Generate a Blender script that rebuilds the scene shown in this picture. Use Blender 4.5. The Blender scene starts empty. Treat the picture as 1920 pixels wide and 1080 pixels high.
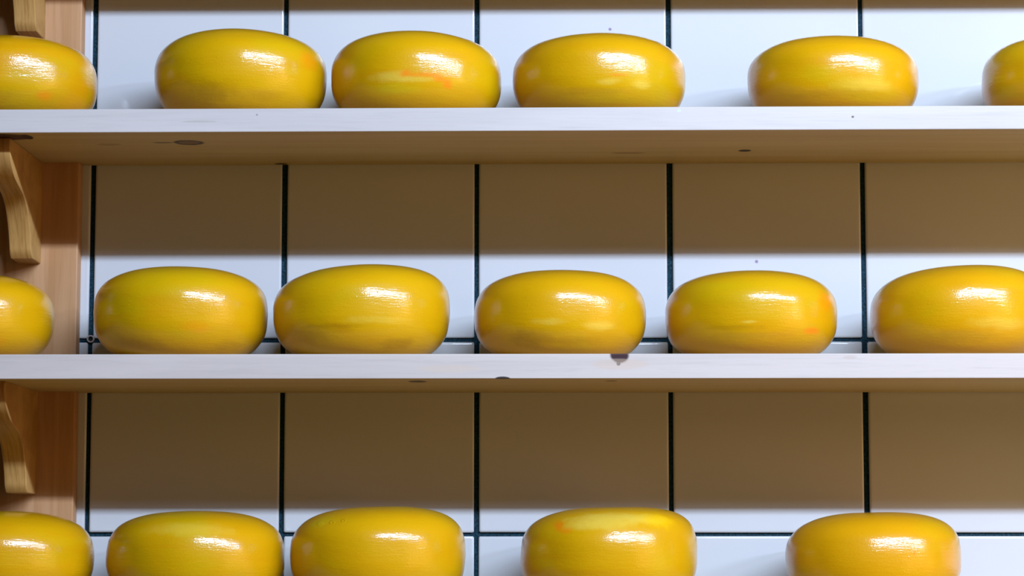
import bpy, bmesh, math, random
from mathutils import Vector, Matrix, noise

random.seed(7)
SC = bpy.context.scene
D = .2126                                   # depth of the shelves
COL = SC.collection

# ------------------------------------------------------------------ helpers
def link(name, bm, mat=None, parent=None, smooth=False):
    me = bpy.data.meshes.new(name)
    bmesh.ops.recalc_face_normals(bm, faces=bm.faces[:])
    bm.to_mesh(me); bm.free()
    o = bpy.data.objects.new(name, me)
    COL.objects.link(o)
    if mat:
        for m in (mat if isinstance(mat, (list, tuple)) else [mat]):
            me.materials.append(m)
    if smooth:
        for p in me.polygons:
            p.use_smooth = True
    if parent:
        o.parent = parent
    return o

def tag(o, label=None, cat=None, group=None, kind=None):
    if label: o['label'] = label
    if cat: o['category'] = cat
    if group: o['group'] = group
    if kind: o['kind'] = kind
    return o

def prism(bm, pts, axis, a, b):
    """extrude the closed 2-D outline pts along axis ('x' or 'z') from a to b"""
    def v(p, t):
        return (t, p[0], p[1]) if axis == 'x' else (p[0], p[1], t)
    A = [bm.verts.new(v(p, a)) for p in pts]
    B = [bm.verts.new(v(p, b)) for p in pts]
    n = len(pts)
    bm.faces.new(A[::-1]); bm.faces.new(B)
    for i in range(n):
        bm.faces.new((A[i], A[(i + 1) % n], B[(i + 1) % n], B[i]))

def bevel_edges(bm, w, seg=2, test=None):
    bm.normal_update()
    es = []
    for e in bm.edges:
        if len(e.link_faces) == 2 and e.calc_face_angle(0) > math.radians(35):
            if test is None or test(e):
                es.append(e)
    bmesh.ops.bevel(bm, geom=es, offset=w, segments=seg, profile=0.6, affect='EDGES')

# ------------------------------------------------------------------ materials
class NT:
    def __init__(s, name):
        s.m = bpy.data.materials.new(name); s.m.use_nodes = True
        s.t = s.m.node_tree; s.t.nodes.clear()
        s.out = s.n('ShaderNodeOutputMaterial'); s.b = s.n('ShaderNodeBsdfPrincipled')
        s.l(s.b.outputs[0], s.out.inputs[0])
        s.co = s.n('ShaderNodeTexCoord').outputs['Object']
    def n(s, t, **k):
        x = s.t.nodes.new(t)
        for a, v in k.items(): setattr(x, a, v)
        return x
    def l(s, a, b): s.t.links.new(a, b)
    def setv(s, inp, v):
        if hasattr(v, 'is_output'): s.l(v, inp)
        else: inp.default_value = v
    def mapping(s, vec, loc=(0,0,0), scale=(1,1,1), rot=(0,0,0)):
        m = s.n('ShaderNodeMapping', vector_type='POINT')
        s.l(vec, m.inputs['Vector'])
        m.inputs['Location'].default_value = loc
        m.inputs['Rotation'].default_value = rot
        m.inputs['Scale'].default_value = scale
        return m.outputs[0]
    def noise(s, vec, scale, detail=3, rough=.5, dist=0):
        n = s.n('ShaderNodeTexNoise'); s.l(vec, n.inputs['Vector'])
        n.inputs['Scale'].default_value = scale; n.inputs['Detail'].default_value = detail
        n.inputs['Roughness'].default_value = rough; n.inputs['Distortion'].default_value = dist
        return n
    def rng(s, v, a, b, c=0., d=1., smooth=True):
        r = s.n('ShaderNodeMapRange', interpolation_type='SMOOTHSTEP' if smooth else 'LINEAR')
        s.l(v, r.inputs[0])
        for i, x in enumerate((a, b, c, d)): r.inputs[i + 1].default_value = x
        return r.outputs[0]
    def mix(s, f, a, b, blend='MIX'):
        m = s.n('ShaderNodeMix', data_type='RGBA', blend_type=blend)
        s.setv(m.inputs[0], f); s.setv(m.inputs[6], a); s.setv(m.inputs[7], b)
        return m.outputs[2]
    def math(s, op, a, b=0.):
        m = s.n('ShaderNodeMath', operation=op)
        s.setv(m.inputs[0], a); s.setv(m.inputs[1], b)
        return m.outputs[0]
    def bump(s, h, strength, dist, prev=None):
        b = s.n('ShaderNodeBump'); s.l(h, b.inputs['Height'])
        b.inputs['Strength'].default_value = strength; b.inputs['Distance'].default_value = dist
        if prev: s.l(prev, b.inputs['Normal'])
        return b.outputs[0]
    def spot(s, center, radii, wob=.25, wscale=120, soft=.45):
        """mask of a blotch with its own place and size on the surface"""
        c = tuple(-center[i] / radii[i] for i in range(3))
        v = s.mapping(s.co, c, tuple(1 / r for r in radii))
        nz = s.noise(s.co, wscale, 3)
        a = s.n('ShaderNodeVectorMath', operation='SUBTRACT'); s.l(nz.outputs['Color'], a.inputs[0]); a.inputs[1].default_value = (.5, .5, .5)
        sc = s.n('ShaderNodeVectorMath', operation='SCALE'); s.l(a.outputs[0], sc.inputs[0]); sc.inputs['Scale'].default_value = wob * 4
        ad = s.n('ShaderNodeVectorMath', operation='ADD'); s.l(v, ad.inputs[0]); s.l(sc.outputs[0], ad.inputs[1])
        ln = s.n('ShaderNodeVectorMath', operation='LENGTH'); s.l(ad.outputs[0], ln.inputs[0])
        return s.rng(ln.outputs['Value'], soft, 1.0, 1, 0)

def c4(r, g, b): return (r, g, b, 1)

def wood(name, light, dark, axis='x', spots=(), rough=.5, grain=1.0, seed=0, edge=None):
    t = NT(name)
    st = {'x': (1.2, 22, 22), 'z': (22, 22, 1.2), 'y': (150, 9, 11)}[axis]
    off = (seed * 1.7, seed * .9, seed * 2.3)
    v = t.mapping(t.co, off, st, (0, .35, 0) if axis == 'y' else (0, 0, 0))
    wv = t.noise(v, 2.2, 4, .55, .6)
    fine = t.noise(t.mapping(t.co, off, tuple(k * 9 for k in st) if axis != 'y' else (500, 40, 40)), 1.6, 3, .6)
    f = t.rng(wv.outputs[0], .38, .66)
    col = t.mix(t.math('MULTIPLY', f, .75 * grain), c4(*light), c4(*dark))
    f2 = t.rng(fine.outputs[0], .5, .75)
    col = t.mix(t.math('MULTIPLY', f2, .22 * grain), col, c4(*[k * .62 for k in dark]))
    if edge:                                       # cool lamp light painted into the front edge as a paler, bluer tone
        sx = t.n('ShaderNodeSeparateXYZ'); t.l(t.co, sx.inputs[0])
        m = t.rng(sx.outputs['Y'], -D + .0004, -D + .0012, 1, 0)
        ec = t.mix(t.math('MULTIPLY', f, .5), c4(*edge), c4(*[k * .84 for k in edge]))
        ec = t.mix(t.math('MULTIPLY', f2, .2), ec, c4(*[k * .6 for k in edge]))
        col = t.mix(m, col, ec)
    for (c, r, cc, am) in spots:
        col = t.mix(t.math('MULTIPLY', t.spot(c, r, .08, 60, .72), am), col, c4(*cc))
    t.l(col, t.b.inputs['Base Color'])
    t.b.inputs['Roughness'].default_value = rough
    t.b.inputs['Specular IOR Level'].default_value = .3
    t.l(t.bump(fine.outputs[0], .25, .0006), t.b.inputs['Normal'])
    return t.m

def cheese_mat(name, tone, spots, seed, rings=()):
    """yellow wax rind: tone shifts the base between greenish yellow (0) and orange (1)"""
    t = NT(name)
    off = (seed * 3.1, seed * 1.3, seed * .7)
    base = (.56 + .045 * tone, .325 - .055 * tone, .001)
    green = (.50, .33, .001)
    orange = (.56, .25, .001)
    big = t.noise(t.mapping(t.co, off, (9, 9, 16)), 1., 3, .5, .4)
    band = t.noise(t.mapping(t.co, off, (7, 7, 90)), 1., 3, .55, .3)
    col = t.mix(t.rng(big.outputs[0], .46, .7, 0, .75), c4(*base), c4(*green))
    col = t.mix(t.rng(band.outputs[0], .5, .78, 0, .45), col, c4(*orange))
    big2 = t.noise(t.mapping(t.co, (off[1], off[0], 4), (14, 14, 22)), 1., 2, .5, .2)
    col = t.mix(t.rng(big2.outputs[0], .56, .78, 0, .5), col, c4(*orange))
    for (c, r, cc, am) in spots:
        col = t.mix(t.math('MULTIPLY', t.spot(c, r, .2, 90, .2), am), col, c4(*cc))
    t.l(col, t.b.inputs['Base Color'])
    # rind: soft sheen under a thin glossy wax coat with brush streaks and pimples
    t.b.inputs['Roughness'].default_value = .42
    t.b.inputs['Specular IOR Level'].default_value = .12
    t.b.inputs['Coat Weight'].default_value = 1.
    t.b.inputs['Coat Roughness'].default_value = .145
    t.b.inputs['Coat IOR'].default_value = 1.5
    t.b.inputs['Subsurface Weight'].default_value = .12
    t.b.inputs['Subsurface Radius'].default_value = (.012, .006, .001)
    t.b.inputs['Subsurface Scale'].default_value = .6
    fine = t.noise(t.co, 620, 2, .6)
    brush = t.noise(t.mapping(t.co, off, (60, 60, 520)), 1., 3, .6, .3)
    lump = t.noise(t.mapping(t.co, off, (1, 1, 1.6)), 70, 2, .5)
    pim = t.n('ShaderNodeTexVoronoi'); t.l(t.co, pim.inputs['Vector']); pim.inputs['Scale'].default_value = 210
    pm = t.rng(pim.outputs['Distance'], .0, .28, 1, 0)
    nr = t.bump(lump.outputs[0], .25, .0007)
    nr = t.bump(brush.outputs[0], .42, .0005, nr)
    nr = t.bump(fine.outputs[0], .55, .00022, nr)
    nr = t.bump(pm, .5, .00016, nr)
    for (c, rr) in rings:                          # little round press marks in the rind
        ring = t.math('SUBTRACT', t.spot(c, (rr, .02, rr * .6), .03, 90, .6), t.spot(c, (rr * .6, .02, rr * .36), .03, 90, .5))
        nr = t.bump(ring, .55, .0006, nr)
    t.l(nr, t.b.inputs['Normal']); t.l(nr, t.b.inputs['Coat Normal'])
    return t.m

# glazed white wall tile
def tile_mat():
    t = NT('white_glazed_tile')
    n = t.noise(t.co, 3.0, 2)
    col = t.mix(t.rng(n.outputs[0], .35, .65), c4(.49, .50, .515), c4(.515, .525, .53))
    for c in ((.2895, 0, .081), (.139, 0, .3255)):
        col = t.mix(t.spot((c[0], -.004, c[2]), (.0022, .01, .0022), .1, 200), col, c4(.25, .2, .3))
    t.l(col, t.b.inputs['Base Color'])
    t.b.inputs['Roughness'].default_value = .08
    t.b.inputs['Specular IOR Level'].default_value = .4
    w = t.noise(t.co, 14, 2)
    t.l(t.bump(w.outputs[0], .12, .002), t.b.inputs['Normal'])
    return t.m
def grout_mat():
    t = NT('dark_teal_grout')
    n = t.noise(t.co, 420, 4, .7)
    col = t.mix(t.rng(n.outputs[0], .4, .72), c4(.001, .012, .02), c4(.012, .06, .092))
    t.l(col, t.b.inputs['Base Color'])
    t.b.inputs['Roughness'].default_value = .8
    t.b.inputs['Specular IOR Level'].default_value = .2
    t.l(t.bump(n.outputs[0], .6, .001), t.b.inputs['Normal'])
    return t.m
TILE, GROUT = tile_mat(), grout_mat()

# ------------------------------------------------------------------ the wall
def build_wall():
    bm = bmesh.new()
    T, JX, JZ, G = .2, .0050, .0042, .0035
    x0, x1, z0, z1 = -12, 14, -7, 7
    # grout bed
    a = [bm.verts.new(p) for p in ((x0*T, -.0, z0*T), (x1*T, -.0, z0*T), (x1*T, -.0, z1*T), (x0*T, -.0, z1*T))]
    b = [bm.verts.new((v.co.x, .1, v.co.z)) for v in a]
    fs = [bm.faces.new(a), bm.faces.new(b[::-1])]
    for i in range(4): fs.append(bm.faces.new((a[i], b[i], b[(i+1) % 4], a[(i+1) % 4])))
    for f in fs: f.material_index = 1
    rnd = random.Random(3)
    prof = ((0, .0), (0, G * .45), (.0005, G * .8), (.0013, G * .96), (.0026, G))   # inset, height
    for i in range(x0, x1):
        for k in range(z0, z1):
            jx, jz = JX / 2 + rnd.uniform(-.0003, .0003), (JZ if k >= -1 else JZ * .8) / 2 + rnd.uniform(-.0002, .0002)
            sh = rnd.uniform(-.0004, .0004)
            tx, tz = rnd.uniform(-.001, .001), rnd.uniform(-.001, .001)
            cx, cz = (i + .5) * T, (k + .5) * T
            rings = []
            for ins, h in prof:
                hx, hz = T/2 - jx - ins, T/2 - jz - ins
                rr = .0012
                ring = []
                for sx, sz in ((-1, -1), (1, -1), (1, 1), (-1, 1)):
                    for q in ((0, 1) if sx * sz > 0 else (1, 0)):
                        dx = hx - (rr if q else 0); dz = hz - (0 if q else rr)
                        X, Z = sx * dx, sz * dz
                        ring.append(bm.verts.new((cx + sh + X, -h - (X * tx + Z * tz) * (1 if h else 0), cz + Z)))
                rings.append(ring)
            for A, B in zip(rings, rings[1:]):
                for j in range(8):
                    f = bm.faces.new((A[j], A[(j+1) % 8], B[(j+1) % 8], B[j])); f.smooth = True
            bm.faces.new(rings[-1])
    o = link('wall_back', bm, [TILE, GROUT])
    tag(o, 'white glazed tile wall with dark teal grout behind the shelves', 'wall', kind='structure')
build_wall()

def floor():
    t = NT('floor_tile')
    br = t.n('ShaderNodeTexBrick'); t.l(t.mapping(t.co, (0,0,0), (1,1,1)), br.inputs['Vector'])
    br.offset = 0; br.inputs['Scale'].default_value = 3.3
    br.inputs['Brick Width'].default_value = 1; br.inputs['Row Height'].default_value = 1
    br.inputs['Mortar Size'].default_value = .012
    br.inputs['Color1'].default_value = c4(.24, .12, .05); br.inputs['Color2'].default_value = c4(.2, .1, .04)
    br.inputs['Mortar'].default_value = c4(.12, .09, .07)
    t.l(br.outputs[0], t.b.inputs['Base Color']); t.b.inputs['Roughness'].default_value = .4
    bm = bmesh.new()
    prism(bm, [(-2.4, -4.5), (2.8, -4.5), (2.8, .1), (-2.4, .1)], 'z', -1.45, -1.4)
    tag(link('floor', bm, t.m), 'terracotta tiled shop floor', 'floor', kind='structure')
floor()

# ------------------------------------------------------------------ shelving
X0, X1 = -.78, 1.25
PX0, PX1, PT = -.5085, -.4105, .025         # the upright against the wall
KN = (.012, .005, .003)
DK = (.20, .10, .035)
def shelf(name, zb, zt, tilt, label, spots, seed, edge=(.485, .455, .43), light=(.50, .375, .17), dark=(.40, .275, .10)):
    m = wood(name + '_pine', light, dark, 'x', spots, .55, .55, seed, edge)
    bm = bmesh.new()
    c = .0022
    pts = [(X0, -D), (X1, -D), (X1, -.0045), (PX1 + .0006, -.0045), (PX1 + .0006, -PT - .0006), (PX0 - .0006, -PT - .0006), (PX0 - .0006, -.0045), (X0, -.0045)]
    prism(bm, pts, 'z', zb, zt)
    bevel_edges(bm, .0009, 2)
    for v in bm.verts:
        v.co.z += tilt * (v.co.x - .1)
    o = link('shelf', bm, m)
    return tag(o, label, 'shelf', 'pine shelves on the tiled wall')

S1 = (.18332, .20607); S2 = (-.05442, -.03094); S0 = (.4165, .4393); S3 = (-.2915, -.2685)
TILT = .0012
def ub(x, y, z, rx, ry, col=KN, am=1., rz=.004): return ((x, y, z), (rx, ry, rz), col, am)
s1sp = [ub(-.279, -.150, S1[0], .017, .017, KN, .95), ub(-.279, -.150, S1[0], .013, .011, (.22, .13, .05), .9), ub(-.305, -.150, S1[0], .012, .004, KN, .7),
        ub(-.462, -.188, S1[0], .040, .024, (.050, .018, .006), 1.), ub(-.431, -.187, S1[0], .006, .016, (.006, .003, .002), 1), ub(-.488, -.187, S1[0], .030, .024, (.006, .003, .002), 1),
        ub(.155, -.075, S1[0], .020, .003, DK, .9), ub(.272, -.088, S1[0], .0075, .0085, KN, .95), ub(.556, -.122, S1[0], .012, .010, KN, .95),
        ub(-.203, -.012, S1[0], .008, .006, KN, .9), ub(-.36, -.14, S1[0], .014, .007, DK, .45),
        ((.366, -D, .196), (.0015, .004, .0012), (.07, .035, .035), .85), ((-.205, -D, .1995), (.0012, .004, .0012), (.2, .2, .2), .7),
        ((-.26, -D, .193), (.02, .004, .0012), (.35, .32, .28), .5), ((.2, -D, .2025), (.0022, .004, .0012), (.45, .75, .6), .6)]
s2sp = [((.142, -D + .001, S2[1] - .001), (.0105, .010, .0092), (.030, .008, .010), 1.), ((.141, -D, S2[1] - .0095), (.0022, .003, .0022), (.05, .04, .05), .95),
        ((.142, -D, -.041), (.03, .004, .006), (.5, .38, .26), .35),
        ((.031, -D, S2[0]), (.008, .007, .0022), KN, .95), ub(-.052, -.172, S2[0], .010, .016, KN, .85), ub(.135, -.177, S2[0], .007, .010, DK, .8),
        ((-.02, -D, -.045), (.035, .004, .004), (.52, .4, .28), .3), ((.36, -D, -.0345), (.008, .004, .002), (.4, .3, .25), .4)]
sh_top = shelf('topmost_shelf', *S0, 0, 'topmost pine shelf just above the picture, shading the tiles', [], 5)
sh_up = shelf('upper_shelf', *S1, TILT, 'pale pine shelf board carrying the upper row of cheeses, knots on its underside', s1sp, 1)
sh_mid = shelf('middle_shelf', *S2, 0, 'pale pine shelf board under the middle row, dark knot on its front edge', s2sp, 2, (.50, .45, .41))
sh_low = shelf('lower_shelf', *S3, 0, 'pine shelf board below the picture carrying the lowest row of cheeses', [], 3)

# upright post behind the shelf ends
def post():
    m = wood('post_pine', (.45, .25, .12), (.34, .165, .06), 'z', (), .55, .9, 4)
    bm = bmesh.new()
    prism(bm, [(PX0, -.0040), (PX0, -PT), (PX1, -PT), (PX1, -.0040)], 'z', -1.4, 1.2)
    bevel_edges(bm, .0012, 2, lambda e: abs(e.verts[0].co.z - e.verts[1].co.z) > .5)
    tag(link('wooden_upright', bm, m), 'flat pine upright fixed to the tiled wall at the left', 'post')
post()

# S-curved brackets, one under every shelf
CTRL = [(-.1830, 0), (-.1835, -.008), (-.1800, -.017), (-.1710, -.0265), (-.1570, -.0345), (-.1420, -.0395), (-.1260, -.0430), (-.1110, -.0475),
        (-.0985, -.0550), (-.0890, -.0650), (-.0815, -.0765), (-.0765, -.0870), (-.0735, -.0960)]
def spline(P, n):
    out = []
    for i in range(len(P) - 1):
        a, b, c, d = P[max(0, i-1)], P[i], P[i+1], P[min(len(P)-1, i+2)]
        for k in range(n):
            t = k / n
            out.append(tuple(.5 * (2*b[j] + (c[j]-a[j])*t + (2*a[j]-5*b[j]+4*c[j]-d[j])*t*t + (3*b[j]-a[j]-3*c[j]+d[j])*t**3) for j in (0, 1)))
    return out + [P[-1]]
PROFILE = spline(CTRL, 4) + [(-.0715, -.1000), (-.0665, -.1042), (-.0260, -.1050)]
BRK = [wood('bracket_pine_' + s, (.43, .25, .08), (.27, .135, .032), 'y', (), .5, .9, k) for s, k in (('a', 11), ('b', 12), ('c', 13))]
def bracket(zs, i, label):
    bm = bmesh.new()
    pts = [(-PT - .0003, -.0002)] + [(y, z if z else -.0002) for y, z in PROFILE[:-1]] + [(-PT - .0003, -.1050)]
    prism(bm, pts, 'x', -.4710, -.4485)
    # the two curved front edges are eased with a small round
    bevel_edges(bm, .0017, 3, lambda e: abs(e.verts[0].co.x - e.verts[1].co.x) < .001 and min(v.co.y for v in e.verts) < -.03 and max(v.co.z for v in e.verts) < -.001)
    o = link('shelf_bracket', bm, BRK[i % 3], smooth=True)
    o.data.set_sharp_from_angle(angle=math.radians(32))
    o.location = (0, 0, zs)
    return tag(o, label, 'bracket', 'wooden shelf brackets on the upright')
TX = TILT * (-.46 - .1)
bracket(S0[0], 0, 'wooden bracket foot at the top left corner, above the upper row')
bracket(S1[0] + TX - .0003, 1, 'S-curved wooden bracket under the left end of the upper shelf')
bracket(S2[0], 2, 'curved wooden bracket under the middle shelf, mostly in shadow')
bracket(S3[0], 0, 'curved wooden bracket below the picture under the lowest shelf')

# drilled wall plug at a tile corner
def plug():
    t = NT('plug_plastic'); t.b.inputs['Base Color'].default_value = c4(.33, .28, .25); t.b.inputs['Roughness'].default_value = .6
    h = NT('plug_hole'); h.b.inputs['Base Color'].default_value = c4(.006, .006, .008); h.b.inputs['Roughness'].default_value = .9
    bm = bmesh.new()
    N = 28
    prof = [(.0024, .0002), (.0024, -.0036), (.0028, -.0044), (.0036, -.0044), (.0041, -.0037), (.0041, -.0002)]
    R = []
    for r, y in prof:
        R.append([bm.verts.new((r * math.cos(a * 2 * math.pi / N), y, r * math.sin(a * 2 * math.pi / N))) for a in range(N)])
    for A, B in zip(R, R[1:] + R[:1]):
        for j in range(N): bm.faces.new((A[j], A[(j+1) % N], B[(j+1) % N], B[j]))
    root = link('wall_plug', bm, t.m, smooth=True)
    root.location = (-.3995, 0, .0016)
    bm = bmesh.new()
    vs = [bm.verts.new((.0024 * math.cos(a * 2 * math.pi / N), -.0012, .0024 * math.sin(a * 2 * math.pi / N))) for a in range(N)]
    ws = [bm.verts.new((v.co.x, -.0002, v.co.z)) for v in vs]
    bm.faces.new(vs); bm.faces.new(ws[::-1])
    for j in range(N): bm.faces.new((vs[j], ws[j], ws[(j+1) % N], vs[(j+1) % N]))
    link('screw_hole', bm, h.m, root)
    tag(root, 'small grey ring of a wall plug where dark joints cross beside the upright', 'wall plug')
plug()

# ------------------------------------------------------------------ cheeses
def cheese(x, R, H, zs, label, group, seed, y=-.112, ze=.49, pl=2.45, pr=2.45, ql=2.9, qr=2.9, shift=0., tip=0., rot=0., tone=.3, spots=(), bot=3.2, dent=(), marks=()):
    """one waxed wheel. pl/pr, ql/qr: roundness of the left and right shoulder; shift: crown pushed sideways; tip: top slopes down to the left (+)"""
    bm = bmesh.new()
    NS, NT_, NB = 112, 34, 24
    rings = []
    z_e = ze * H
    def prof(k, ca):
        w = .5 + .5 * ca
        if k <= NB:                                    # underside, from the shelf up to the belt
            s = math.sin(math.pi / 2 * k / NB)
            t = s
            z = z_e * (1 - max(0., 1 - t ** bot) ** (1 / 2.5))
            z = max(0., (z - .0032) * z_e / (z_e - .0032))
            return t, z
        f = (k - NB) / NT_
        t = math.cos(math.pi / 2 * f)
        p = pl + (pr - pl) * w; q = ql + (qr - ql) * w
        z = z_e + (H - z_e) * max(0., 1 - t ** p) ** (1 / q)
        return t, z
    tot = NB + NT_
    for k in range(1, tot):
        ring = []
        for j in range(NS):
            a = 2 * math.pi * j / NS
            ca, sa = math.cos(a), math.sin(a)
            t, z = prof(k, ca)
            up = max(0., z / H)
            X = R * t * ca + shift * R * up ** 2 * (1 - .75 * t * t)
            Y = R * t * sa
            z += tip * H * up ** 2 * (ca * t)
            nz = Vector((X * 13 + seed * 7.3, Y * 13 + seed * 2.1, z * 20 + seed))
            d = noise.noise(nz) * .0011 + noise.noise(nz * 2.6) * .00045
            band = noise.noise(Vector((ca * .9 + seed * 5, sa * .9, z * 95))) * .00035
            low = min(1., z / .006)
            X += (d + band) * ca * t * low; Y += (d + band) * sa * t * low
            z += d * .8 * low * (1 - t)
            for (da, dz, dw, dh) in dent:
                g = math.exp(-(((math.atan2(sa, ca) - da + math.pi) % (2*math.pi) - math.pi) / dw) ** 2 - ((z / H - dz) / .13) ** 2)
                X -= dh * g * ca; Y -= dh * g * sa
            ring.append(bm.verts.new((X, Y, max(0., z))))
        rings.append(ring)
    b = bm.verts.new((0, 0, 0))
    top = bm.verts.new((shift * R, 0, H))
    for A, B in zip(rings, rings[1:]):
        for j in range(NS): bm.faces.new((A[j], A[(j+1) % NS], B[(j+1) % NS], B[j]))
    for j in range(NS):
        bm.faces.new((b, rings[0][(j+1) % NS], rings[0][j])); bm.faces.new((top, rings[-1][j], rings[-1][(j+1) % NS]))
    sp = []
    mk = [((fx * R, -math.sqrt(max(0, (R * .78) ** 2 - (fx * R) ** 2)), fz * H), rr) for fx, fz, rr in marks]
    for (fx, fz, rx, rz, cc, am) in spots:             # blotches: fx across (-1..1), fz up (0..1)
        X = fx * R
        h = abs(fz - ze) / (1 - ze if fz > ze else ze)
        rr = R * max(.2, 1 - h ** 2.9) ** (1 / 2.45)
        Y = -math.sqrt(max(0., rr * rr - X * X))
        sp.append(((X, Y, fz * H), (rx, .022, rz), cc, am))
    o = link('cheese_wheel', bm, cheese_mat('yellow_wax_rind', tone, sp, seed, mk), smooth=True)
    o.location = (x, y, zs)
    o.rotation_euler = (0, 0, 0)
    return tag(o, label, 'cheese', group)

OR = (.74, .20, .002); PALE = (.66, .50, .07); BR = (.36, .175, .002); GY = (.52, .40, .008)
def z1(x): return S1[1] + TILT * (x - .1)
G1, G2, G3 = 'cheese wheels on the upper shelf', 'cheese wheels on the middle shelf', 'cheese wheels on the lowest shelf'
def up(x, *a, **k): return cheese(x, a[0], a[1], z1(x) + .00015, a[2], G1, a[3], **k)
up(-.4650, .0870, .0872, 'yellow cheese wheel on the upper shelf, cut off by the left edge', 1, y=-.1145, tone=.6,
   spots=[(.55, .22, .012, .008, OR, .5), (-.1, .2, .05, .012, BR, .35)])
up(-.2331, .0862, .0940, 'tall yellow cheese wheel on the upper shelf with a scuffed lower left', 2, ze=.53, pl=2.4, pr=2.25, ql=2.5, qr=2.6, shift=-.05, tone=.2,
   spots=[(-.25, .22, .042, .016, BR, .6), (.35, .2, .03, .01, BR, .35), (.86, .62, .022, .014, OR, .45)], dent=[(-2.0, .22, .5, .0012)])
up(-.0569, .0852, .0908, 'yellow cheese wheel with an orange streak low on its face, upper shelf', 3, tone=.3, shift=-.04, qr=2.5,
   spots=[(-.2, .37, .034, .0075, PALE, .5), (.08, .34, .03, .004, PALE, .4), (-.08, .40, .010, .005, OR, .75), (.18, .385, .03, .0035, OR, .6), (.40, .31, .0065, .0065, OR, .8), (.3, .345, .012, .004, OR, .7), (-.2, .25, .04, .008, GY, .5)])
up(.1255, .0861, .0872, 'yellow cheese wheel, middle of the upper shelf, with two faint pale patches', 4, tone=.45,
   spots=[(.1, .32, .016, .0045, PALE, .45), (.46, .31, .012, .006, PALE, .5), (-.1, .22, .06, .006, BR, .3), (.2, .39, .012, .002, OR, .5)])  # pale patches low on the face, brown and orange ones beside them
up(.3591, .0847, .0832, 'orange-yellow cheese wheel standing apart on the right of the upper shelf', 5, tone=.55, shift=-.03, pl=2.6, pr=2.8, qr=2.8,
   spots=[(.3, .3, .05, .009, PALE, .35), (-.1, .2, .07, .006, BR, .3)])
up(.5930, .0855, .0845, 'yellow cheese wheel on the upper shelf, cut off by the right edge', 6, tone=.4)

def mid(x, *a, **k): return cheese(x, a[0], a[1], S2[1] + .00015, a[2], G2, a[3], **k)
mid(-.5035, .0867, .0862, 'yellow cheese wheel on the middle shelf below the bracket, cut off by the left edge', 7, y=-.1150, tone=.25, pr=2.6, spots=[(.3, .15, .05, .012, OR, .3)])
mid(-.2899, .0860, .0934, 'smooth yellow cheese wheel on the middle shelf beside the wall plug', 8, tone=.3, ze=.51, pl=2.45, pr=2.45, spots=[(-.4, .14, .06, .010, BR, .5), (.6, .14, .03, .01, BR, .4), (.3, .3, .02, .008, OR, .25)])
mid(-.1108, .0874, .0947, 'largest yellow cheese wheel of the middle shelf, wrinkled near its base', 9, tone=.15, tip=.02, ze=.5, shift=.05, ql=2.7, qr=3.3, pr=2.6,
    spots=[(-.3, .3, .05, .004, BR, .5), (-.5, .22, .05, .010, BR, .45), (.3, .36, .05, .006, PALE, .3), (.45, .14, .03, .008, BR, .6), (-.15, .27, .02, .006, BR, .3)])
mid(.0862, .0848, .0896, 'yellow cheese wheel on the middle shelf above the dark knot', 10, tone=.4, pr=2.6,
    spots=[(-.35, .2, .032, .012, BR, .65), (-.12, .36, .022, .005, PALE, .35), (.45, .33, .024, .006, PALE, .45), (.1, .16, .05, .005, BR, .35)])
mid(.2747, .0848, .0883, 'yellow cheese wheel with an orange blotch at lower right, middle shelf', 11, tone=.35, pr=2.7,
    spots=[(.63, .28, .014, .0055, OR, .85), (.82, .62, .018, .016, OR, .45), (-.3, .3, .05, .004, BR, .4), (-.2, .22, .06, .006, BR, .3), (-.1, .36, .012, .002, PALE, .5)])
mid(.4789, .0862, .0932, 'orange-yellow cheese wheel on the middle shelf, touching the right edge', 12, tone=.55, tip=.02, shift=.06, ql=2.6, qr=3.2, pr=2.7,
    spots=[(.35, .33, .045, .008, PALE, .35), (-.1, .2, .05, .01, BR, .35)])

def low(x, *a, **k): return cheese(x, a[0], a[1], S3[1] + .00015, a[2], G3, a[3], **k)
low(-.4610, .0874, .0905, 'yellow cheese wheel of the lowest row, cut off by the left edge', 13, y=-.1150, tone=.3, pr=2.4)
low(-.2719, .0872, .0903, 'yellow cheese wheel of the lowest row with a scratched, jagged shine', 14, tone=.4, ze=.5, pl=2.7, pr=2.7, spots=[(.1, .8, .06, .01, PALE, .3)])
low(-.0933, .0857, .0949, 'yellow cheese wheel of the lowest row with bumps on its upper left', 15, tone=.3, pl=2.6, pr=2.9, ql=2.8, qr=3.2, shift=.03, spots=[(-.6, .84, .03, .01, GY, .5)], marks=[(-.60, .81, .0055), (-.46, .825, .0042), (-.33, .84, .0035)])
low(.1328, .0865, .0943, 'pale-topped yellow cheese wheel of the lowest row with a small orange stain', 16, tone=.35, tip=.015, shift=.04, pl=2.7, pr=3.3, ql=2.9, qr=3.4,
    spots=[(.05, .87, .08, .009, PALE, .6), (-.1, .80, .05, .007, PALE, .5), (-.56, .80, .009, .008, OR, .8), (-.47, .75, .009, .005, OR, .55), (.5, .85, .03, .012, (.80, .5, .003), .6)])
low(.3918, .0854, .0891, 'orange-yellow cheese wheel on the far right of the lowest row', 17, tone=.75, shift=.04, pl=2.6, pr=2.9, ql=2.7, qr=3.1,
    spots=[(.34, .55, .0012, .004, OR, .9)])

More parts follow.
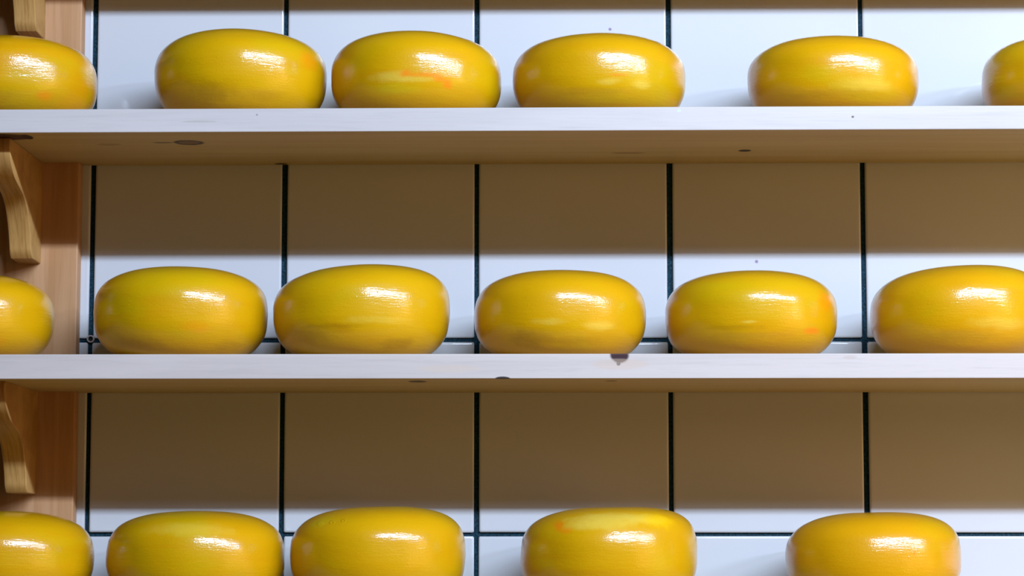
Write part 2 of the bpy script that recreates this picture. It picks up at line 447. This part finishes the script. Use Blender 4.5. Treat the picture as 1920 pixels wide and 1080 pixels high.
# ------------------------------------------------------------------ light
def area(name, loc, target, sx, sy, power, color):
    l = bpy.data.lights.new(name, 'AREA'); l.shape = 'RECTANGLE'; l.size = sx; l.size_y = sy
    l.energy = power; l.color = color
    o = bpy.data.objects.new(name, l); COL.objects.link(o)
    o.location = loc
    o.rotation_euler = (Vector(target) - Vector(loc)).to_track_quat('-Z', 'Y').to_euler()
    return o
# long cool shop lamp above and to the right, in front of the shelves, and the next one beyond it
area('shop_strip_lamp', (1.12, -2.2, 1.11), (1.12, 0, .1), 2.0, .065, 134, (.63, .785, 1.05))
area('shop_strip_lamp', (3.0, -2.2, 1.11), (2.2, 0, .1), 1.2, .065, 64, (.64, .785, 1.05))
# added warm fills, no known source, high in front and low right
area('warm_fill', (2.5, -2.2, .8), (1.0, 0, .1), 1.8, 1.2, 11, (1., .50, .16))  # soft fill added to warm the shadows on the wall
area('low_warm_fill', (2.4, -1.5, -.5), (.8, 0, .15), 1.9, 1.0, 14, (1., .52, .14))  # added to brighten the shelf undersides on the right
area('warm_fill', (2.2, -1.3, .2), (.7, 0, .35), .5, .3, 3.5, (1., .56, .26))  # small extra fill, added to lift the tile shadow at upper right

w = bpy.data.worlds.new('shop_ambient'); SC.world = w; w.use_nodes = True
bg = w.node_tree.nodes['Background']
bg.inputs[0].default_value = (1., .40, .05, 1); bg.inputs[1].default_value = .018

# ------------------------------------------------------------------ camera
cam = bpy.data.cameras.new('camera'); co = bpy.data.objects.new('camera', cam); COL.objects.link(co)
f, cx, cy, cz, pitch, yaw, roll = 4791.08, .07903, -2.63126, -.22326, .10508, -.01612, .00015
F = Vector((math.sin(yaw) * math.cos(pitch), math.cos(yaw) * math.cos(pitch), math.sin(pitch)))
R = Vector((math.cos(yaw), -math.sin(yaw), 0)); U = R.cross(F)
R2 = R * math.cos(roll) + U * math.sin(roll); U2 = -R * math.sin(roll) + U * math.cos(roll)
M = Matrix((R2, U2, -F)).transposed().to_4x4(); M.translation = Vector((cx, cy, cz))
co.matrix_world = M
cam.sensor_width = 36; cam.lens = f / 1920 * 36
cam.clip_start = .05
SC.camera = co

vs = SC.view_settings
vs.view_transform = 'Standard'; vs.look = 'None'; vs.gamma = 1; vs.use_curve_mapping = False; vs.exposure = 0
